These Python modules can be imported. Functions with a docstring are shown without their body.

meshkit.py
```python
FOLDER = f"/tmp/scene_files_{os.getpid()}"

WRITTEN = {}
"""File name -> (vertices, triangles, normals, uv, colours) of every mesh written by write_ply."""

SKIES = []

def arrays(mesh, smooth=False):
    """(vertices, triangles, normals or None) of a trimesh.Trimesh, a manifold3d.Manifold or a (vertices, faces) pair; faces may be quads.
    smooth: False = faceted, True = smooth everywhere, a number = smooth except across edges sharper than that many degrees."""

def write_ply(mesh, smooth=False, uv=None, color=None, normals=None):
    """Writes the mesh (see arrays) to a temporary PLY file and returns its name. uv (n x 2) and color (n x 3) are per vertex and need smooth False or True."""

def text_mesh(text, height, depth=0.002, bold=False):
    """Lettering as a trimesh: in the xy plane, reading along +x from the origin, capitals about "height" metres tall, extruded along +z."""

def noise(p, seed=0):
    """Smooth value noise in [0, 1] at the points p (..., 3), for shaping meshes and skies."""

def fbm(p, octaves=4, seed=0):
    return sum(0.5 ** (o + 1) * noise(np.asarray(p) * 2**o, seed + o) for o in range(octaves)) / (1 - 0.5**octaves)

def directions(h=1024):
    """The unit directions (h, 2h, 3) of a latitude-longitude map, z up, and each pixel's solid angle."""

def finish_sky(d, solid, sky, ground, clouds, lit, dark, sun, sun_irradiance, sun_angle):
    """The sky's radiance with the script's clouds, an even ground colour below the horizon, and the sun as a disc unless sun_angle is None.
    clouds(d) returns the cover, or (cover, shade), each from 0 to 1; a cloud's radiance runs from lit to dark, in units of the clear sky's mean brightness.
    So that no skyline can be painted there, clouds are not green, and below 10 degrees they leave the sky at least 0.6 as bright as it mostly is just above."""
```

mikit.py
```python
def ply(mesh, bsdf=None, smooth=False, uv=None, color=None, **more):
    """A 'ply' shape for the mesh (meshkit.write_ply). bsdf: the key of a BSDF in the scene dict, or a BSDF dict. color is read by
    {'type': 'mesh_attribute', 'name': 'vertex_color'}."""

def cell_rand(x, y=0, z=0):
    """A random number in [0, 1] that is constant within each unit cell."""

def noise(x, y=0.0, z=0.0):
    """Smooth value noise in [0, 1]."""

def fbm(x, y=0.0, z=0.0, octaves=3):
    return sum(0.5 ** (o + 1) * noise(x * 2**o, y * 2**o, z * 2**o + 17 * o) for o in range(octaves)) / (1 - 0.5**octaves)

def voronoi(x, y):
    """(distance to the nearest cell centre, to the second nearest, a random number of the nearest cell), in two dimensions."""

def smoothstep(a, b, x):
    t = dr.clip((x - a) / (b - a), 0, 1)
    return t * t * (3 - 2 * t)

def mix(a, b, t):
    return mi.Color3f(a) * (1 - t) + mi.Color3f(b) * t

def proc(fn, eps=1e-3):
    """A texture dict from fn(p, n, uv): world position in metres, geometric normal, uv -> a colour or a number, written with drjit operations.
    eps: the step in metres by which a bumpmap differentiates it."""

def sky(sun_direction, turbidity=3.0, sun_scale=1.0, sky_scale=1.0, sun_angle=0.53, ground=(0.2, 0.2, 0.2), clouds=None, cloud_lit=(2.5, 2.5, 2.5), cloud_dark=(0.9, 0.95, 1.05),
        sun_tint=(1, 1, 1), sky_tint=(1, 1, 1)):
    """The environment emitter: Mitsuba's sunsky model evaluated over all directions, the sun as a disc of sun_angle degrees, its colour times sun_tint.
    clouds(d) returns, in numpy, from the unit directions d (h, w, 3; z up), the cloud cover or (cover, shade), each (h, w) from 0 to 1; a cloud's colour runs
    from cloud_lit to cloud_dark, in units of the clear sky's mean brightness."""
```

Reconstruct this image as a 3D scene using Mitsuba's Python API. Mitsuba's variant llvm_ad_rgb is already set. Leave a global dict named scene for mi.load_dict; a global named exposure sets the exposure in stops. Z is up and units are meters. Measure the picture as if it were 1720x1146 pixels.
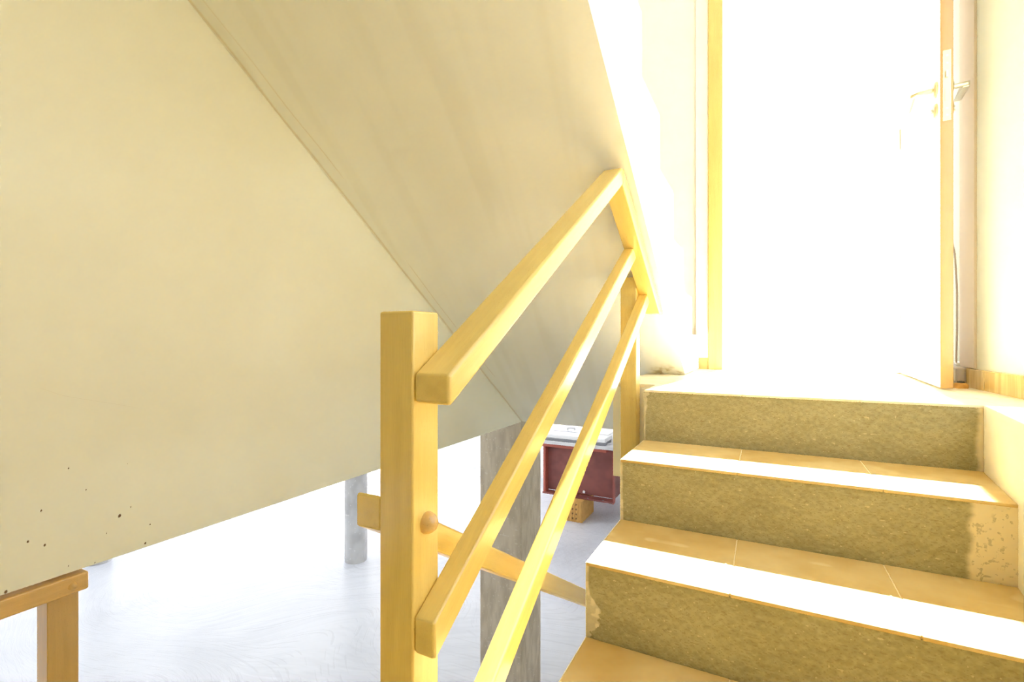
import math, random
import numpy as np, trimesh, manifold3d
import mitsuba as mi
import drjit as dr
import mikit, meshkit
from mikit import noise, fbm, smoothstep, mix, voronoi, cell_rand

# ------------------------------------------------------------------ camera, sky, exposure
# x runs across the stairs (right positive), y up the stairs, z up; the origin is the eye.
T = mi.ScalarTransform4f
YAW = math.radians(27.5)
FOV = 2 * math.degrees(math.atan(860 / 812.0))
exposure = 2.52
SUN = (0.10, 1.0, 1.04)
scene, labels = {}, {}
scene['camera'] = {'type': 'perspective', 'fov': FOV, 'fov_axis': 'x', 'near_clip': 0.02, 'far_clip': 500.0,
                   'to_world': T().look_at(origin=[0, 0, 0], target=[-math.sin(YAW), math.cos(YAW), 0], up=[0, 0, 1])}
def haze(d):
    # thin bright haze over the whole sky, a little uneven
    return 0.62 + 0.25 * meshkit.fbm(d * np.array([2.0, 2.0, 4.0]) + 7.0, 3, 5)
scene['sky'] = mikit.sky(SUN, clouds=haze, cloud_lit=(4.6, 4.6, 4.7), cloud_dark=(3, 3, 3), turbidity=4.0, sun_scale=4.5, sky_scale=1.0, ground=(0.35, 0.34, 0.32), sun_tint=(0.86, 1.0, 1.14), sky_tint=(1.36, 1.0, 0.70))

# ------------------------------------------------------------------ materials
def rgb(*c): return {'type': 'rgb', 'value': list(c)}

def mat(name, color, rough=0.6, spec=0.4, bump=None, bscale=0.001, eps=1e-3, **kw):
    base = mikit.proc(color) if callable(color) else rgb(*color)
    d = {'type': 'principled', 'base_color': base, 'roughness': rough, 'specular': spec, **kw}
    if bump is not None:
        d = {'type': 'bumpmap', 'arbitrary': mikit.proc(bump, eps=eps), 'scale': bscale, 'bsdf': d}
    scene[name] = {'type': 'twosided', 'bsdf': d}

def wood(name, a, light=(0.73, 0.545, 0.165), dark=(0.61, 0.425, 0.105)):
    a = np.array(a, float); a /= np.linalg.norm(a)
    b = np.array([1.0, 0, 0]) if abs(a[0]) < .9 else np.array([0, 1.0, 0])
    c = np.cross(a, b)
    dot = lambda p, v: p.x * float(v[0]) + p.y * float(v[1]) + p.z * float(v[2])
    def col(p, n, uv):
        t, x, y = dot(p, a), dot(p, b), dot(p, c)
        wav = fbm(t * 2.2, x * 9, y * 9) * 1.4
        g = fbm(t * 5 + 3, x * 70 + wav * 3, y * 70 + wav * 2)
        fine = noise(t * 60, x * 900, y * 900)
        fleck = smoothstep(0.78, 0.92, noise(t * 170, x * 1300, y * 1300))
        k = dr.clip(0.34 * smoothstep(0.3, 0.75, g) + 0.24 * fine + 0.45 * fleck, 0, 1)
        return mix(light, dark, k)
    mat(name, col, rough=0.22, spec=1.0)

S = 0.62                                   # pitch of the rails
wood('beech_upright', (0, 0, 1))
wood('door_edge_wood', (0, 0, 1), (0.50, 0.285, 0.07), (0.43, 0.235, 0.05))
wood('beech_dull', (0, 0, 1), (0.56, 0.36, 0.12), (0.46, 0.28, 0.08))
wood('beech_rising', (0, 1, S))
wood('beech_falling', (0, 1, -S))
wood('beech_level', (0, 1, 0), (0.66, 0.41, 0.13), (0.50, 0.29, 0.08))
wood('beech_across', (1, 0, 0), (0.64, 0.40, 0.13), (0.47, 0.28, 0.08))
wood('beech_frame', (0, 0, 1), (0.80, 0.60, 0.22), (0.70, 0.49, 0.15))

SPECKS = [(0.5172, -0.4153, 3.0), (0.6796, -0.4799, 4.6), (0.7417, -0.578, 3.6), (0.5239, -0.502, 3.6), (0.4931, -0.4823, 3.0), (0.5697, -0.3233, 2.2), (0.6053, -0.3885, 2.0),
          (0.7059, -0.4646, 2.2), (0.754, -0.5288, 2.2), (0.6499, -0.5166, 1.7), (0.5697, -0.5727, 1.8), (0.6244, -0.5857, 1.8), (0.6984, -0.3412, 1.4), (0.455, -0.586, 4.0)]

CREAM = (0.82, 0.83, 0.74)
def wall_col(p, n, uv):
    m = fbm(p.x * 1.3, p.y * 1.3, p.z * 1.3 + 5)
    f = fbm(p.x * 9, p.y * 9, p.z * 9)
    base = mix(CREAM, (0.765, 0.75, 0.62), dr.clip(0.85 * smoothstep(0.35, 0.7, m) + 0.22 * (f - .5), 0, 1))
    dark = mi.Float(0)
    wob = 0.0016 * (noise(p.y * 320, p.z * 320) - 0.5)
    for y, z, r in SPECKS:
        # pits in the plaster, drawn out along one diagonal
        dy, dz = p.y - y, p.z - z
        d = dr.sqrt(dr.square(dy * 0.8 - dz * 0.25) * 2.6 + dr.square(dz + dy * 0.3) * 0.9) + wob
        dark = dr.maximum(dark, 1 - smoothstep(r * 0.0007, r * 0.0012, d))
    hair = 1 - smoothstep(0.0, 0.0011, dr.abs(p.z + 0.155 + 0.30 * (p.y - 0.62) + 0.02 * (noise(p.y * 14) - .5)))
    hair = hair * smoothstep(0.50, 0.54, p.y) * (1 - smoothstep(0.68, 0.74, p.y)) * 0.25
    return mix(mix(base, (0.16, 0.10, 0.05), dark), (0.6, 0.5, 0.33), hair)
mat('cream_paint', wall_col, rough=0.6, spec=0.25, bump=lambda p, n, uv: fbm(p.x * 45, p.y * 45, p.z * 45) + 0.5 * noise(p.x * 5, p.y * 5, p.z * 5), bscale=0.0006, eps=2e-3)

def soffit_col(p, n, uv):
    m = fbm(p.x * 2.0, p.y * 1.1 + 3, p.z * 1.1)
    streak = fbm(p.x * 14 + p.y * 3, p.y * 1.5, 4.0)
    base = mix((0.83, 0.83, 0.76), (0.76, 0.75, 0.66), dr.clip(0.7 * smoothstep(0.3, 0.7, m) + 0.5 * smoothstep(.45, .75, streak), 0, 1))
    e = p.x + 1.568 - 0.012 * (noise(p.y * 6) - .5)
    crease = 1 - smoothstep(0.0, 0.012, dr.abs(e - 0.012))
    scar = (1 - smoothstep(0.0, 0.007, dr.abs(e - 0.062 - 0.02 * noise(p.y * 2.3)))) * smoothstep(0.42, 0.6, noise(p.y * 4, 2.0))
    stain = smoothstep(0.5, 0.8, fbm(p.x * 30, p.y * 30, 1.0)) * (1 - smoothstep(-0.165, -0.10, p.z)) * smoothstep(-0.52, -0.45, p.x)
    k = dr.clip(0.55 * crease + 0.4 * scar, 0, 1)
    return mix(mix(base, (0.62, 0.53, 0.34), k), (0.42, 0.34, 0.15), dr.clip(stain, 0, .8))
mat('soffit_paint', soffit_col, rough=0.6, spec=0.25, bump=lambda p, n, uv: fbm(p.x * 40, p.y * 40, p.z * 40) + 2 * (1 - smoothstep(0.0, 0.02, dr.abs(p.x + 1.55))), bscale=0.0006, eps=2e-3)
mat('white_paint', (0.91, 0.93, 0.95), rough=0.55, spec=0.25)
mat('side_paint', (0.88, 0.86, 0.75), rough=0.55, spec=0.25)
mat('hall_paint', (0.86, 0.87, 0.89), rough=0.7, spec=0.2)

def cement_col(p, n, uv):
    g = fbm(p.x * 130, p.y * 130, p.z * 130)
    b = fbm(p.x * 7, p.y * 7, p.z * 12)
    base = mix((0.395, 0.365, 0.21), (0.295, 0.265, 0.138), smoothstep(0.3, 0.7, 0.6 * g + 0.4 * b))
    holes = smoothstep(0.72, 0.80, noise(p.x * 240, p.y * 240, p.z * 330))
    base = mix(base, (0.24, 0.19, 0.085), holes * 0.45)
    grit = smoothstep(0.86, 0.92, noise(p.x * 150 + 9, p.y * 150, p.z * 150))
    base = mix(base, (0.66, 0.58, 0.38), grit * 0.45)
    # paint smeared over the cement at both ends of the riser
    ed = smoothstep(.35, .9, noise(p.z * 28, p.y * 3, 1.0)) * 0.020 + noise(p.z * 160, p.y * 9, 3.0) * 0.012
    left = (1 - smoothstep(0.003, 0.008, p.x + 0.36 - ed * smoothstep(.45, .8, noise(p.z * 11, p.y * 2, 8.0)))) * (0.6 + 0.4 * smoothstep(.4, .6, noise(p.x * 90, p.z * 90, 3.0)))
    ed = dr.select(p.x > 0.0, 0.010 + ed * 0.4, ed)
    right = smoothstep(-0.006, 0.010, p.x - dr.select(dr.abs(p.y - 1.36) < 0.1, mi.Float(0.388), mi.Float(0.488)) + (ed - .015) * 0.8)
    spots = 1 - 0.55 * smoothstep(0.62, 0.75, fbm(p.x * 150, p.z * 150, 2.0)) * smoothstep(0.35, 0.6, noise(p.x * 25, p.z * 25, 6.0))
    return mix(base, (0.74, 0.66, 0.46), dr.clip(left * 0.85 + right * spots, 0, 1))
mat('rough_cement', cement_col, rough=0.9, spec=0.15, bump=lambda p, n, uv: fbm(p.x * 120, p.y * 120, p.z * 120) + 0.8 * noise(p.x * 42, p.y * 42, p.z * 42), bscale=0.0042, eps=1.2e-3)

def tile_col(p, n, uv):
    m = fbm(p.x * 6, p.y * 6, p.z * 3)
    f = fbm(p.x * 45, p.y * 45, p.z * 45)
    v = smoothstep(0.80, 0.95, noise(p.x * 11 + 4 * m, p.y * 24, p.z * 2))
    k = dr.clip(smoothstep(0.32, 0.68, m) * 0.75 + (f - .5) * 0.5 + .1, 0, 1)
    return mix(mix((0.63, 0.485, 0.225), (0.54, 0.365, 0.12), k), (0.78, 0.68, 0.45), v * 0.35)
mat('stone_tile', tile_col, rough=0.5, spec=0.35)
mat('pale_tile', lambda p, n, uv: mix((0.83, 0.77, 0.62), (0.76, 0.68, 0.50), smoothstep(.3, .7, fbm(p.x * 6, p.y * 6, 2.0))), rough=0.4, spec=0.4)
mat('grout', (0.74, 0.62, 0.38), rough=0.8)
mat('skirting_tile', lambda p, n, uv: mix((0.74, 0.55, 0.24), (0.60, 0.42, 0.15), smoothstep(.3, .7, fbm(p.y * 40, p.z * 3, 1.0))), rough=0.12, spec=0.6)

def floor_col(p, n, uv):
    m = fbm(p.x * 0.8, p.y * 0.8, 1.0)
    w = fbm(p.x * 3, p.y * 3, 7.0)
    ang = fbm(p.x * 0.35, p.y * 0.35, 3.0) * 3
    sw = fbm((p.x * dr.cos(ang) + p.y * dr.sin(ang)) * 36, (p.y * dr.cos(ang) - p.x * dr.sin(ang)) * 5, 2.0)
    sc = smoothstep(0.72, 0.8, noise((p.x * dr.cos(ang * .6) + p.y * dr.sin(ang * .6)) * 70, (p.y * dr.cos(ang * .6) - p.x * dr.sin(ang * .6)) * 5, 5.0))
    k = dr.clip(0.6 * smoothstep(.35, .7, m) + 0.5 * (sw - .4) + 0.3 * (w - .5), 0, 1)
    return mix(mix((0.59, 0.62, 0.695), (0.46, 0.49, 0.56), k), (0.38, 0.40, 0.46), sc * 0.2)
mat('trowelled_concrete', floor_col, rough=0.33, spec=0.8, bump=lambda p, n, uv: fbm(p.x * 9, p.y * 9, 1.0), bscale=0.003, eps=4e-3)
def column_col(p, n, uv):
    g = fbm(p.x * 22, p.y * 22, p.z * 5)
    sp = smoothstep(.82, .9, noise(p.x * 70, p.y * 70, p.z * 70))
    board = smoothstep(0.0, 0.004, dr.abs(p.z - dr.floor(p.z / 0.6) * 0.6))
    return mix(mix((0.60, 0.54, 0.45), (0.47, 0.415, 0.335), smoothstep(.3, .7, g)), (0.72, 0.69, 0.64), sp * .5)
mat('shuttered_concrete', column_col, rough=0.7, spec=0.25, bump=lambda p, n, uv: fbm(p.x * 60, p.y * 60, p.z * 12), bscale=0.0008, eps=2e-3)
mat('grey_concrete', lambda p, n, uv: mix((0.60, 0.61, 0.63), (0.47, 0.475, 0.49), smoothstep(.3, .7, fbm(p.x * 8, p.y * 8, p.z * 5))) + 0.12 * smoothstep(.8, .9, noise(p.x * 40, p.y * 40, p.z * 40)), rough=0.75, spec=0.25)
mat('terrace_concrete', (0.62, 0.60, 0.55), rough=0.9, spec=0.2)
mat('brushed_steel', (0.74, 0.70, 0.60), rough=0.32, metallic=1.0)
mat('satin_brass', (0.80, 0.70, 0.46), rough=0.35, metallic=1.0)
mat('grey_pvc', (0.72, 0.68, 0.66), rough=0.4)
mat('white_pvc', (0.90, 0.90, 0.86), rough=0.4)
mat('beige_board', (0.74, 0.62, 0.50), rough=0.5)
mat('grey_plastic', (0.52, 0.46, 0.44), rough=0.25, spec=0.6)
mat('dark_rubber', (0.07, 0.06, 0.055), rough=0.7)
mat('orange_rubber', (0.62, 0.33, 0.08), rough=0.5)
mat('maroon_steel', lambda p, n, uv: mix((0.23, 0.072, 0.062), (0.17, 0.055, 0.05), smoothstep(.35, .7, fbm(p.x * 6, p.y * 6, p.z * 6))), rough=0.5, spec=0.4)
mat('rust_edge', (0.34, 0.085, 0.06), rough=0.5)
mat('white_enamel', (0.82, 0.84, 0.88), rough=0.3)
mat('grey_enamel', (0.60, 0.61, 0.65), rough=0.4)
mat('dark_seal', (0.20, 0.21, 0.24), rough=0.6)
mat('orange_clay', lambda p, n, uv: mix((0.66, 0.40, 0.13), (0.50, 0.28, 0.08), fbm(p.x * 40, p.y * 15, p.z * 15)), rough=0.8)
mat('dark_clay', (0.16, 0.08, 0.03), rough=0.9)
mat('copper_pink', (0.50, 0.42, 0.36), rough=0.5)

# ------------------------------------------------------------------ mesh helpers
def to_tri(m):
    q = m.to_mesh()
    return trimesh.Trimesh(np.array(q.vert_properties[:, :3]), np.array(q.tri_verts), process=False)

def rhull(points, r=0.003, seg=12):
    """Convex body with rounded edges: hull of spheres at the (already inset) points."""
    s = manifold3d.Manifold.sphere(r, seg)
    return to_tri(manifold3d.Manifold.batch_hull([s.translate(list(map(float, p))) for p in points]))

def rbox(x0, x1, y0, y1, z0, z1, r=0.003, seg=8):
    r = min(r, .49 * (x1 - x0), .49 * (y1 - y0), .49 * (z1 - z0))
    return rhull([(x, y, z) for x in (x0 + r, x1 - r) for y in (y0 + r, y1 - r) for z in (z0 + r, z1 - r)], r, seg)

def box(x0, x1, y0, y1, z0, z1):
    m = trimesh.creation.box((x1 - x0, y1 - y0, z1 - z0)); m.apply_translation(((x0 + x1) / 2, (y0 + y1) / 2, (z0 + z1) / 2)); return m

def inset(poly, r):
    """Convex polygon (counter-clockwise or not) moved inward by r."""
    from shapely.geometry import Polygon
    q = Polygon(poly).buffer(-r, join_style=2)
    return list(q.exterior.coords)[:-1]

def rprism(poly_yz, x0, x1, r=0.004, seg=12):
    return rhull([(x, y, z) for x in (x0 + r, x1 - r) for y, z in inset(poly_yz, r)], r, seg)

def tube(points, r, sides=10, smooth=True):
    parts = [rhull([a, b], r, sides) for a, b in zip(points[:-1], points[1:])]
    m = manifold3d.Manifold()
    s = manifold3d.Manifold.sphere(r, sides)
    return to_tri(manifold3d.Manifold.batch_boolean([manifold3d.Manifold.batch_hull([s.translate(list(map(float, a))), s.translate(list(map(float, b)))]) for a, b in zip(points[:-1], points[1:])], manifold3d.OpType.Add))

def lathe(profile, at, axis=(0, 0, 1), n=32):
    m = trimesh.creation.revolve(np.array(profile, float), sections=n)
    m.apply_transform(trimesh.geometry.align_vectors([0, 0, 1], axis)); m.apply_translation(at); return m

def put(key, mesh, bsdf, smooth=30, **kw):
    base, k = key, 0
    while key in scene:
        k += 1; key = f'{base}_{k:03d}'
    scene[key] = mikit.ply(mesh, bsdf, smooth=smooth, **kw)
    return key

def struct(key, label): labels[key] = {'label': label, 'kind': 'structure'}
def thing(key, label, cat, group=None):
    labels[key] = {'label': label, 'category': cat}
    if group: labels[key]['group'] = group

# ------------------------------------------------------------------ levels
ZL, RISE, GO, YL = -0.165, 0.17, 0.30, 1.6556
ZF = -2.715                                # hall floor
XS = -0.36                                 # open edge of the stairs
ZM = ZL - 5 * RISE                         # half landing

# ------------------------------------------------------------------ setting: walls, floors, ceilings
put('wall_left', box(-1.75, -1.568, -2.2, 3.154, -0.59, 3.6), 'cream_paint', False)
struct('wall_left', 'cream plastered wall hanging left of the stairs above the open hall')
SY0, SY1, SZ0, SZ1 = 0.15, 1.72, -0.10, 3.3      # side window, beside the steps
NY0, NY1, NZ0 = 2.392, 2.56, -0.085              # narrow window behind the open door
for a, b, c, d in ((-2.2, SY0, ZF, 3.6), (SY1, NY0, ZF, 3.6), (NY1, 3.07, ZF, 3.6), (SY0, SY1, ZF, SZ0), (SY0, SY1, SZ1, 3.6), (NY0, NY1, ZF, NZ0), (NY0, NY1, 3.3, 3.6)):
    put('wall_right__panel', box(0.66, 0.74 if a == SY1 else 0.80, a, b, c, d), 'cream_paint', False)
for y in (SY0, .91, SY1 - .05):
    put('window_2__frame_bar', box(0.70, 0.74, y, y + .05, SZ0, SZ1), 'white_paint', False)
put('window_4__frame', rbox(.700, .735, 2.53, 2.56, NZ0, 3.3, .003), 'white_paint', 35)
put('window_4__sill', rbox(.640, .78, NY0 - .012, 2.56, NZ0 - .012, NZ0 + .004, .006, 12), 'white_pvc', 35)
struct('window_4', 'narrow glaring slit of a window behind the edge of the open door')
struct('window_2', 'tall side window of the stairwell, right of the frame')
struct('wall_right', 'bright cream wall right of the landing behind the open door')
JX0, JX1 = -0.288, -0.210                  # left jamb
DX1, DTOP = 0.62, 2.30
put('wall_back__left_panel', box(-1.75, JX0, 3.07, 3.30, ZL - .02, 3.6), 'white_paint', False)
put('wall_back__right_panel', box(DX1 + .07, 0.9, 3.07, 3.30, ZL - .02, 3.6), 'white_paint', False)
put('wall_back__lintel', box(JX0, DX1 + .07, 3.07, 3.30, DTOP + .07, 3.6), 'white_paint', False)
struct('wall_back', 'overexposed white wall around the doorway at the end of the landing')
put('ceiling', box(-1.75, 0.86, -2.4, 3.3, 3.6, 3.75), 'white_paint', False)
struct('ceiling', 'white stairwell ceiling above the frame')
put('wall_front', box(-1.9, 0.86, -2.4, -2.2, ZF, 3.75), 'cream_paint', False)
struct('wall_front', 'cream stairwell wall behind the half landing')

put('floor', box(-8.6, 2.4, -3.2, 9.0, ZF - .15, ZF), 'trowelled_concrete', False)
struct('floor', 'pale bluish grey trowelled concrete floor of the lower hall')
for a, b, c, d in ((-8.6, -7.9, ZF, 1.3), (-3.4, -1.6, ZF, 1.3), (-1.6, 2.4, ZF, -.2), (-7.9, -3.4, ZF, -1.75), (-7.9, -3.4, .45, 1.3)):
    put('wall_hall_back__panel', box(a, b, 8.8, 9.0, c, d), 'hall_paint', False)
for k in range(4):
    put('window_3__mullion', box(-7.9 + k * 1.48, -7.84 + k * 1.48, 8.87, 8.93, -1.75, .45), 'white_paint', False)
struct('window_3', 'window strip of the hall hidden behind the cream wall')
struct('wall_hall_back', 'pale grey white wall at the far end of the lower hall')
put('wall_hall_right', box(2.2, 2.4, 3.3, 8.8, ZF, -.2), 'hall_paint', False)
struct('wall_hall_right', 'right wall of the lower hall under the terrace')
put('wall_hall_front', box(-8.6, -1.75, -3.2, -3.0, ZF, 1.3), 'hall_paint', False)
struct('wall_hall_front', 'front wall of the lower hall')
put('ceiling_hall', box(-8.6, -1.75, -3.2, 9.0, 1.3, 1.5), 'hall_paint', False)
struct('ceiling_hall', 'ceiling of the lower hall')
LZ0, LZ1 = ZF + .05, 1.1
put('wall_hall_left__panel', box(-8.6, -8.4, -3.0, 0.6, ZF, 1.3), 'hall_paint', False)
put('wall_hall_left__panel', box(-8.6, -8.4, 8.5, 8.8, ZF, 1.3), 'hall_paint', False)
put('wall_hall_left__lintel', box(-8.6, -8.4, 0.6, 8.5, LZ1, 1.3), 'hall_paint', False)
struct('wall_hall_left', 'window wall of the lower hall')
for k in range(6):
    y = 0.6 + k * 7.84 / 5
    put('window_1__mullion', box(-8.53, -8.47, y, y + .06, ZF, LZ1), 'white_paint', False)
struct('window_1', 'tall hall glazing left of the frame')

# terrace outside the door
put('wall_hall_side', box(-1.75, -1.6, 3.30, 8.8, -.2, 1.3), 'hall_paint', False)
struct('wall_hall_side', 'wall between hall and terrace')
put('floor_terrace', box(-1.75, 2.4, 3.30, 9.0, ZL - .30, ZL - .03), 'terrace_concrete', False)
struct('floor_terrace', 'sunlit pale terrace outside the open door')

# landing: concrete slab and its tiles
put('floor_landing__slab', box(XS, 0.90, YL + .004, 3.30, ZL - .42, ZL - .0075), 'rough_cement', False)
put('floor_landing__grout_bed', box(XS + .002, 0.659, YL + .006, 3.06, ZL - .0074, ZL - .001), 'grout', False)
put('floor_landing__slab_edge', box(-0.525, XS + .001, 1.87, 3.30, -0.53, ZL - .013), 'side_paint', False)
put('floor_landing__beam', box(-1.75, -0.525, 3.156, 3.30, -0.585, ZL - .013), 'side_paint', False)
struct('floor_landing', 'landing at the top of the stairs, glaring white in the sun')
edges_x = [XS + k * 0.30 for k in range(4)] + [0.66]
for j in range(5):
    y0, y1 = YL + j * .30, min(YL + (j + 1) * .30, 3.07)
    xs = ([-0.525] if y0 >= 1.95 else []) + edges_x
    for a, b in zip(xs[:-1], xs[1:]):
        put('floor_landing__tile', rbox(a + .0008, b - .0008, y0 + .0008, y1 - .0008, ZL - .0075, ZL, .0015, 6), 'pale_tile', 40)
put('floor_landing__tile', rbox(-0.525, XS - .001, 1.871, 1.954, ZL - .0125, ZL, .0015, 6), 'pale_tile', 40)

# low wall with ledge right of the stairs (narrows towards the eye)
def xr(y): return 0.50 - 0.125 * (YL - y)
poly = [(xr(YL), YL), (0.66, YL), (0.66, -2.2), (xr(-2.2) if xr(-2.2) > .02 else .02, -2.2)]
from shapely.geometry import Polygon
m = trimesh.creation.extrude_polygon(Polygon(poly), ZL - ZM + .3, engine='earcut'); m.apply_translation((0, 0, ZM - .3))
put('wall_ledge', m, 'side_paint', False)
struct('wall_ledge', 'cream low wall with a flat ledge right of the steps, level with the landing')

# half landing under the eye
put('floor_half_landing', box(-1.72, 0.66, -2.2, 0.155 + .03, ZM - .25, ZM - .001), 'stone_tile', False)
struct('floor_half_landing', 'half landing below the frame')

# ------------------------------------------------------------------ the flight of steps
def wedge(y0, y1, z0, z1):
    q = trimesh.creation.extrude_polygon(Polygon([(XS, y0), (xr(y0) + .001, y0), (xr(y1) + .001, y1), (XS, y1)]), z1 - z0, engine='earcut')
    q.apply_translation((0, 0, z0)); return q
for k in range(1, 5):
    y0, z = YL - k * GO, ZL - k * RISE
    put('staircase__step', wedge(y0 + .003, y0 + GO + .002, z - RISE - .16, z - .0075), 'rough_cement', False)
    put('staircase__grout_bed', wedge(y0 + .006, y0 + GO + .001, z - .0074, z - .0011), 'grout', False)
    for a, b in zip(edges_x[:-2], edges_x[1:-1]):
        r = .0018
        right = lambda y: (b - .001 if b < xr(y0) else xr(y)) - r
        put('staircase__tread_tile', rhull([(x, y, zz) for y in (y0 + r, y0 + GO + .002 - r) for x in (a + .001 + r, right(y)) for zz in (z - .0075 + r, z - r)], r, 6), 'stone_tile', 40)
    put('staircase__edge_strip', box(XS - .0016, XS - .0002, y0 + .004, y0 + GO + .02, z - RISE - .12, z - .002), 'side_paint', False)
# the riser below the landing is the slab's own edge, carried down behind the first tread
put('staircase__top_riser', box(XS, xr(YL), YL + .003, YL + .006, ZL - RISE - .05, ZL - .0075), 'rough_cement', False)
thing('staircase', 'flight of tiled steps with rough cement risers climbing to the bright landing', 'stairs')
labels['staircase__tread_tile'] = {'label': 'honey coloured stone tread tile'}

# flight going down below the upper one, from the half landing to the hall floor
for k in range(1, 10):
    put('lower_staircase__step', box(-1.50, -0.56, 0.45 + (k - 1) * .283, 0.45 + k * .283 + .03, ZM - k * RISE - .22, ZM - k * RISE), 'rough_cement', False)
put('lower_staircase__step', box(-1.50, -0.56, 0.15, 0.46, ZM - .26, ZM), 'rough_cement', False)
put('lower_staircase__step', box(-1.50, -0.56, 0.45 + 9 * .283, 0.45 + 9 * .283 + .02, ZF - .01, ZM - 9 * RISE - .0), 'rough_cement', False)
thing('lower_staircase', 'flight of cement steps descending under the cream soffit to the hall', 'stairs')

# ------------------------------------------------------------------ upper flight: warped soffit, steps on top
def zr(y): return 1.37 - 0.62 * y
def zl(y): return -0.5856 + 0.71 * (3.154 - y)
NY, NX = 60, 24
ys = np.linspace(-2.195, 3.154, NY); ts = np.linspace(0, 1, NX)
def sheet(dz):
    v = []
    for y in ys:
        for t in ts:
            # right edge is straight; the left edge is steeper, both end on one level line
            v.append((-0.34 + t * (-1.5675 + 0.34), y, zr(y) * (1 - t) + zl(y) * t + dz))
    return np.array(v)
idx = np.arange(NY * NX).reshape(NY, NX)
q = np.stack([idx[:-1, :-1], idx[:-1, 1:], idx[1:, 1:], idx[1:, :-1]], -1).reshape(-1, 4)
f = np.vstack([q[:, [0, 1, 2]], q[:, [0, 2, 3]]])
put('upper_flight__soffit', trimesh.Trimesh(sheet(0), f, process=False), 'soffit_paint', True)
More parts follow.
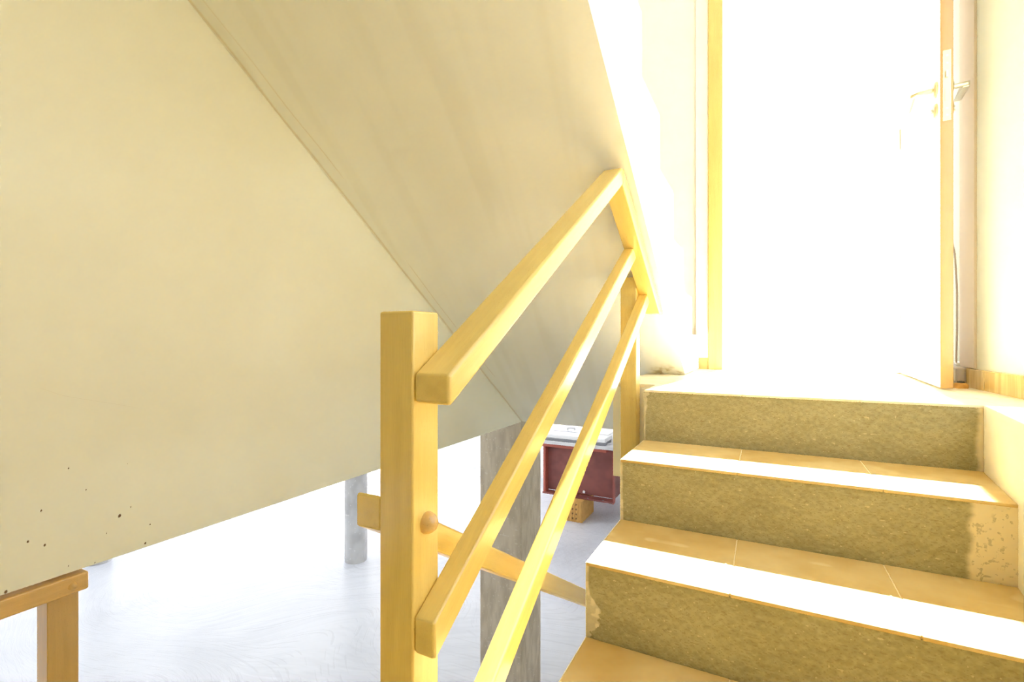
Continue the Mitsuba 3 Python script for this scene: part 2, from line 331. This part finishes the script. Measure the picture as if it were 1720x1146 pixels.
# right cheek with the steps' outline, left cheek hidden by the wall
prof = [(-2.2, zr(-2.2)), (2.49, zr(2.49))]
n, Y0U, RU = 17, 3.04, 0.20
top = []
for k in range(n):
    y = Y0U - k * 0.30; z = ZL + k * RU
    if y < -1.95: break
    top += [(y, z), (y, z + RU)]
top += [(-2.19, top[-1][1])]
prof = [(-2.19, zr(-2.19) + .006), (2.48, ZL + .004), (Y0U, ZL + .001)]
m = trimesh.creation.extrude_polygon(Polygon(prof + top).buffer(0), 0.02, engine='earcut')
m.apply_transform(np.array([[0, 0, 1, -0.3605], [1, 0, 0, 0], [0, 1, 0, 0.0], [0, 0, 0, 1.0]]))
put('upper_flight__string', m, 'white_paint', False)
for k in range(n):
    y = Y0U - k * 0.30; z = ZL + (k + 1) * RU
    if y < -1.95: break
    put('upper_flight__step', box(-1.566, -0.361, y - .32, y, max(z - RU - .02, zl(y - .32) + .01, zr(y - .32) + .01), z), 'stone_tile', False)
thing('upper_flight', 'smooth cream sloping underside of the upper stair flight above the railing', 'stairs')
labels['upper_flight__string'] = {'label': 'white glaring side of the upper flight'}

# ------------------------------------------------------------------ railing of the flight
R0, R1, RT = -0.416, -0.358, -0.382        # left face of the rails, right face of the handrail, of the thinner rails
PX0, PX1, PY0, PY1 = -0.475, -0.416, 0.512, 0.570
YA, ZA, RH = 1.380, 0.501, 0.0525          # apex of the handrail, its upright depth
A = 'stair_railing'
put(A + '__newel_post', rbox(PX0, PX1, PY0, PY1, ZM - .25, 0.041, .0035, 12), 'beech_upright', 35)
put(A + '__support_post', rbox(PX0, PX1, 1.790, 1.850, -0.60, 0.236, .003, 12), 'beech_upright', 35)
zt0 = -0.040
put(A + '__handrail', rprism([(PY0 + .002, zt0 - .004), (PY0 + .002, zt0 - RH + .004), (YA, ZA - RH), (YA, ZA)], R0, R1, .006, 16), 'beech_rising', 35)
zc = 0.107
put(A + '__end_rail', rprism([(YA, ZA), (YA, ZA - RH), (YA + (ZA - RH - zc) / S, zc), (YA + (ZA - zc) / S, zc)], R0, R1, .0045, 12), 'beech_falling', 35)
def infill(z0, y_top):
    g = S
    # upright end at the newel, cut along the end rail above
    zi = lambda y: ZA - RH - S * (y - YA)
    y_hi = (ZA - RH + S * YA - z0 + g * PY0) / (S + g)
    y_lo = (ZA - RH + S * YA - z0 + .053 + g * PY0) / (S + g)
    pts = [(PY0 + .002, z0), (PY0 + .002, z0 - .053), (y_lo, z0 - .053 + g * (y_lo - PY0)), (y_hi, z0 + g * (y_hi - PY0))]
    return rprism(pts, R0, RT, .005, 14)
put(A + '__middle_rail', infill(-0.3705, 0), 'beech_rising', 35)
put(A + '__bottom_rail', infill(-0.641, 0), 'beech_rising', 35)
yd = 1.95
put(A + '__descending_rail', rprism([(0.515, -0.216), (0.515, -0.266), (yd, -0.266 - .605 * (yd - .515)), (yd, -0.216 - .605 * (yd - .515))], -0.522, -0.475, .004, 12), 'beech_falling', 35)
dome = [(0.0, 0.0165), (0.005, 0.0156), (0.0095, 0.013), (0.013, 0.0085), (0.015, 0.0035), (0.0155, 0.0), (0.0155, -0.002), (0.0, -0.002)]
put(A + '__bolt_cap', lathe(dome[::-1], (PX1, 0.5425, -0.2528), (1, 0, 0)), 'beech_across', 40)
thing(A, 'yellow beech stair railing with newel post, handrail and two sloping rails', 'railing')
labels[A + '__descending_rail'] = {'label': 'rail sloping down behind the newel post, cut end showing'}
labels[A + '__bolt_cap'] = {'label': 'round domed wooden bolt cap on the newel post'}

G = 'guard_railing'
put(G + '__rail', rbox(-1.618, -1.568, -2.19, 0.612, -0.648, -0.602, .005, 14), 'beech_level', 35)
put(G + '__post', rbox(-1.680, -1.6185, 0.545, 0.610, ZM - .25, -0.604, .0035, 12), 'beech_dull', 35)
put(G + '__post', rbox(-1.680, -1.6185, -1.2, -1.135, ZM - .25, -0.604, .0035, 12), 'beech_upright', 35)
put(G + '__bolt_cap', lathe([(r * .62, h * .5) for r, h in dome[::-1]], (-1.5685, 0.5785, -0.6285), (1, 0, 0)), 'beech_across', 40)
thing(G, 'low brown wooden guard rail on a square post under the cream wall at lower left', 'railing')

# ------------------------------------------------------------------ the door
D = 'door_1'
put(D + '__left_jamb', rbox(JX0, JX1, 3.03, 3.31, ZL, DTOP + .07, .004), 'beech_frame', 35)
put(D + '__right_jamb', rbox(DX1 - .002, DX1 + .07, 3.03, 3.31, ZL, DTOP + .07, .004), 'beech_frame', 35)
put(D + '__head', rbox(JX1, DX1, 3.03, 3.31, DTOP, DTOP + .07, .004), 'beech_frame', 35)
put(D + '__architrave', rbox(JX0 - .07, JX0 - .001, 3.045, 3.071, ZL + .066, DTOP + .14, .003), 'white_paint', 35)
HX, HY, EX, EY = 0.602, 3.01, 0.530, 2.118  # hinge and free edge (left face)
ux = np.array([EX - HX, EY - HY, 0]); LW = float(np.linalg.norm(ux)); ux /= LW
nx_ = np.array([-ux[1], ux[0], 0])          # to the right of the leaf
if nx_[0] < 0: nx_ = -nx_
def leaf_pts(a0, a1, b0, b1, z0, z1):
    return [tuple(np.array([HX, HY, 0]) + ux * a + nx_ * b + np.array([0, 0, z])) for a in (a0, a1) for b in (b0, b1) for z in (z0, z1)]
LT = 0.033
put(D + '__leaf', rhull(leaf_pts(.004, LW - .006, .002, LT - .002, ZL + .008, DTOP - .006), .002, 8), 'white_paint', 35)
put(D + '__leaf__edge_band', rhull(leaf_pts(LW - .004, LW - .001, .0015, LT - .0015, ZL + .007, DTOP - .006), .0015, 8), 'door_edge_wood', 35)
zk = 0.875                                   # lever height
put(D + '__leaf__lock_plate', rhull(leaf_pts(LW - .001, LW + .001, .0065, LT - .0065, zk - .133, zk + .103), .0007, 6), 'satin_brass', 35)
put(D + '__leaf__latch', rhull(leaf_pts(LW, LW + .009, .013, LT - .015, zk + .012, zk + .032), .001, 6), 'brushed_steel', 35)
put(D + '__leaf__dead_bolt', rhull(leaf_pts(LW, LW + .0025, .011, LT - .011, zk - .066, zk - .026), .0006, 6), 'satin_brass', 35)
for dz in (.085, -.093, -.115, .06):
    put(D + '__leaf__screw', lathe([(0, 0), (.004, 0), (.0035, .0012), (0, .0016)], tuple(np.array([HX, HY, zk + dz]) + ux * (LW + .0012) + nx_ * LT / 2), tuple(ux), 12), 'brushed_steel', 40)
rose = [(0, 0), (.026, 0), (.026, .006), (.022, .0095), (.012, .010), (0, .010)]
for side, b in ((-1, 0.0), (1, LT)):
    base = np.array([HX, HY, zk]) + ux * (LW - .062) + nx_ * b
    out = nx_ * side
    put(D + '__leaf__handle_rose', lathe(rose, tuple(base), tuple(out), 28), 'satin_brass', 40)
    reach = .062 if side < 0 else .05
    pts = [base + out * .006, base + out * reach * .8, base + out * reach - ux * .012, base + out * reach - ux * .115 + np.array([0, 0, -.012])]
    if side > 0:
        shaft = tube([base + out * .006, base + out * .046], .0085, 14)
        grip = rhull([base + out * .036 + np.array([0, 0, .006]), base + out * .050 + np.array([0, 0, .006]), base + out * .036 - np.array([0, 0, .008]), base + out * .050 - np.array([0, 0, .008]),
                      base + out * .036 - ux * .115 + np.array([0, 0, -.006]), base + out * .050 - ux * .115 + np.array([0, 0, -.006])], .004, 10)
        lever = trimesh.util.concatenate([shaft, grip])
    else:
        lever = tube([tuple(p) for p in pts], .0085, 14)
    put(D + '__leaf__lever_handle', lever, 'brushed_steel' if side > 0 else 'satin_brass', 40)
    kb = base - np.array([0, 0, .075])
    put(D + '__leaf__keyhole_rose', lathe(rose, tuple(kb), tuple(out), 28), 'satin_brass', 40)
    put(D + '__leaf__lock_cylinder', lathe([(0, .009), (.0085, .009), (.0085, .016), (0, .017)], tuple(kb), tuple(out), 16), 'brushed_steel', 40)
for z in (ZL + .25, 1.0, 1.95):
    put(D + '__leaf__hinge', lathe([(0, -.05), (.008, -.05), (.008, .05), (0, .05)], (HX + .004, HY + .012, z), (0, 0, 1), 12), 'brushed_steel', 40)
struct(D, 'open door swung into the landing, white leaf with honey wood edge and lever handles')
labels[D + '__leaf__edge_band'] = {'label': 'honey coloured wooden edge of the door'}
labels[D + '__left_jamb'] = {'label': 'glowing yellow wooden door post'}

# skirting of the right wall, and the small stub left of the door post
sk = [(-2.19, -.6), (-.6, .0), (.0, .6), (.6, 1.2), (1.2, 1.66), (1.66, 2.143)]
for a, b in sk:
    put('baseboard_right__tile', rbox(.648, .6605, a + .001, b - .001, ZL - .001, ZL + .066, .0025, 8), 'skirting_tile', 40)
put('baseboard_right__tile', rbox(.646, .6605, 2.145, 3.03, ZL - .001, ZL + .066, .0025, 8), 'skirting_tile', 40)
struct('baseboard_right', 'glossy honey tile skirting along the right wall of the landing')
put('baseboard_back', rbox(-1.5, JX0 - .001, 3.045, 3.071, ZL - .001, ZL + .066, .0025, 8), 'skirting_tile', 40)
struct('baseboard_back', 'stub of tile skirting left of the door post')

put('cover_strip', rbox(.652, .6605, 2.245, 2.388, ZL + .068, 3.0, .002), 'beige_board', 35)
thing('cover_strip', 'pinkish beige flat strip up the wall between the door edge and the cream wall', 'strip')
pts = [(.634, 2.46, .56), (.634, 2.45, .48), (.634, 2.41, .40), (.636, 2.375, .325), (.640, 2.368, .2), (.640, 2.367, .05), (.640, 2.375, NZ0 + .006)]
put('wall_cable', tube(pts, .0032, 8), 'copper_pink', 60)
thing('wall_cable', 'thin cable curving down in front of the glaring slit behind the door edge', 'cable')
put('junction_box__body', rbox(.618, .6465, 2.29, 2.40, ZL + .012, ZL + .072, .008, 12), 'grey_plastic', 40)
put('junction_box__lid', rbox(.612, .620, 2.30, 2.39, ZL + .020, ZL + .064, .003, 10), 'grey_pvc', 40)
thing('junction_box', 'small greyish plastic box on the skirting behind the open door', 'box')
put('door_stop__ring', lathe([(.0, 0), (.020, 0), (.020, .012), (.015, .018), (0, .019)], (.612, 2.225, ZL), (0, 0, 1), 24), 'orange_rubber', 40)
put('door_stop__cap', lathe([(.0, .017), (.011, .017), (.010, .024), (0, .026)], (.612, 2.225, ZL), (0, 0, 1), 24), 'dark_rubber', 40)
thing('door_stop', 'small orange and black rubber door stop on the floor behind the door edge', 'door stop')

# ------------------------------------------------------------------ the hall below
CX0, CX1, CY0, CY1 = -1.918, -1.568, 3.156, 3.506
put('square_column', rbox(CX0, CX1, CY0, CY1, ZF, -0.586, .006, 8), 'shuttered_concrete', 35)
thing('square_column', 'square brown grey concrete column under the corner of the soffit', 'column')
def round_column(x, y, r=.135):
    prof = [(0, 0.10 - ZF - .001), (r, 0.10 - ZF - .001), (r, .02), (r * .985, 0.0), (0, 0)]
    return lathe(prof[::-1], (x, y, ZF), (0, 0, 1), 40)
put('round_column', round_column(-4.49, 4.43), 'grey_concrete', 40)
thing('round_column', 'round grey concrete column on the glaring floor left of the newel post', 'column')
put('round_column', round_column(-7.27, 2.93), 'grey_concrete', 40)
thing('round_column_001', 'foot of a round grey column just visible below the left wall', 'column')

B = 'steel_cabinet'
bx0, bx1, by0, by1, bz0, bz1 = -3.09, -1.965, 7.004, 8.25, -2.395, -1.613
put(B + '__back_panel', box(bx0, bx1, by0 + .10, by1, bz0 + .04, bz1 - .01), 'maroon_steel', False)
put(B + '__top_flange', rbox(bx0 - .02, bx1 - .10, by0 - .02, by0 + .12, bz1 - .045, bz1, .004), 'rust_edge', 35)
put(B + '__left_flange', rbox(bx0, bx0 + .04, by0, by0 + .12, bz0, bz1, .004), 'rust_edge', 35)
put(B + '__right_flange', rbox(bx1 - .012, bx1, by0, by0 + .12, bz0 - .02, bz1 - .02, .004), 'rust_edge', 35)
put(B + '__sill', rbox(bx0, bx1, by0 - .03, by0 + .12, bz0, bz0 + .025, .003), 'maroon_steel', 35)
put(B + '__bolt', lathe([(0, 0), (.022, 0), (.018, .014), (0, .018)], (-2.45, by0 + .10, bz0 + .075), (0, -1, 0), 12), 'white_enamel', 40)
for x in (-2.35, -2.12): put(B + '__hole', lathe([(0, 0), (.016, 0), (.016, .002), (0, .002)], (x, by0 - .01, bz0 + .025), (0, 0, 1), 12), 'dark_seal', 40)
put(B + '__ledge', rbox(bx0 - .02, bx1 + .03, by0 - .03, by1, bz1, bz1 + .05, .006), 'grey_enamel', 35)
put(B + '__gasket', rbox(bx0, bx1 - .12, by0 + .0, by1 - .05, bz1 + .05, bz1 + .085, .004), 'dark_seal', 35)
put(B + '__lid', rbox(bx0 - .02, bx1 - .13, by0 + .02, by1 - .02, bz1 + .085, bz1 + .15, .012, 12), 'white_enamel', 35)
put(B + '__lid_panel', rbox(bx0, -2.75, by0 + .30, by1 - .05, bz1 + .15, bz1 + .165, .004), 'white_enamel', 35)
put(B + '__lid_panel', rbox(-2.735, bx1 - .16, by0 + .30, by1 - .05, bz1 + .15, bz1 + .165, .004), 'white_enamel', 35)
put(B + '__catch', tube([(bx1 - .11, by0 + .10, bz1 + .06), (bx1 - .05, by0 + .10, bz1 + .08), (bx1 - .04, by0 + .12, bz1 + .16), (bx1 - .05, by0 + .3, bz1 + .24)], .014, 10), 'grey_enamel', 40)
put(B + '__handle', tube([(-2.82, by0 + .36, bz1 + .165), (-2.82, by0 + .36, bz1 + .20), (-2.72, by0 + .42, bz1 + .20), (-2.72, by0 + .42, bz1 + .165)], .012, 8), 'grey_enamel', 40)
thing(B, 'maroon steel cabinet with a white lid standing in the lower hall', 'cabinet')
labels[B + '__lid'] = {'label': 'white lid'}
H = 'support_block'
hx0, hx1, hy0, hy1, hz0, hz1 = -2.66, -2.397, 6.864, 7.42, ZF, -2.397
put(H + '__body', rbox(hx0, hx1, hy0, hy1, hz0, hz1, .006), 'orange_clay', 35)
for k in range(5):
    put(H + '__rib', rbox(hx1 - .03 - k * .05, hx1 - .012 - k * .05, hy0 - .012, hy0 + .01, hz0 + .002, hz1 - .002, .004), 'orange_clay', 35)
for r in range(4):
    for k in range(3):
        put(H + '__slot', box(hx0 + .02 + k * .07, hx0 + .055 + k * .07, hy0 - .003, hy0 + .01, hz0 + .04 + r * .07, hz0 + .065 + r * .07), 'dark_clay', False)
thing(H, 'orange ribbed clay block propping up the maroon cabinet', 'block')
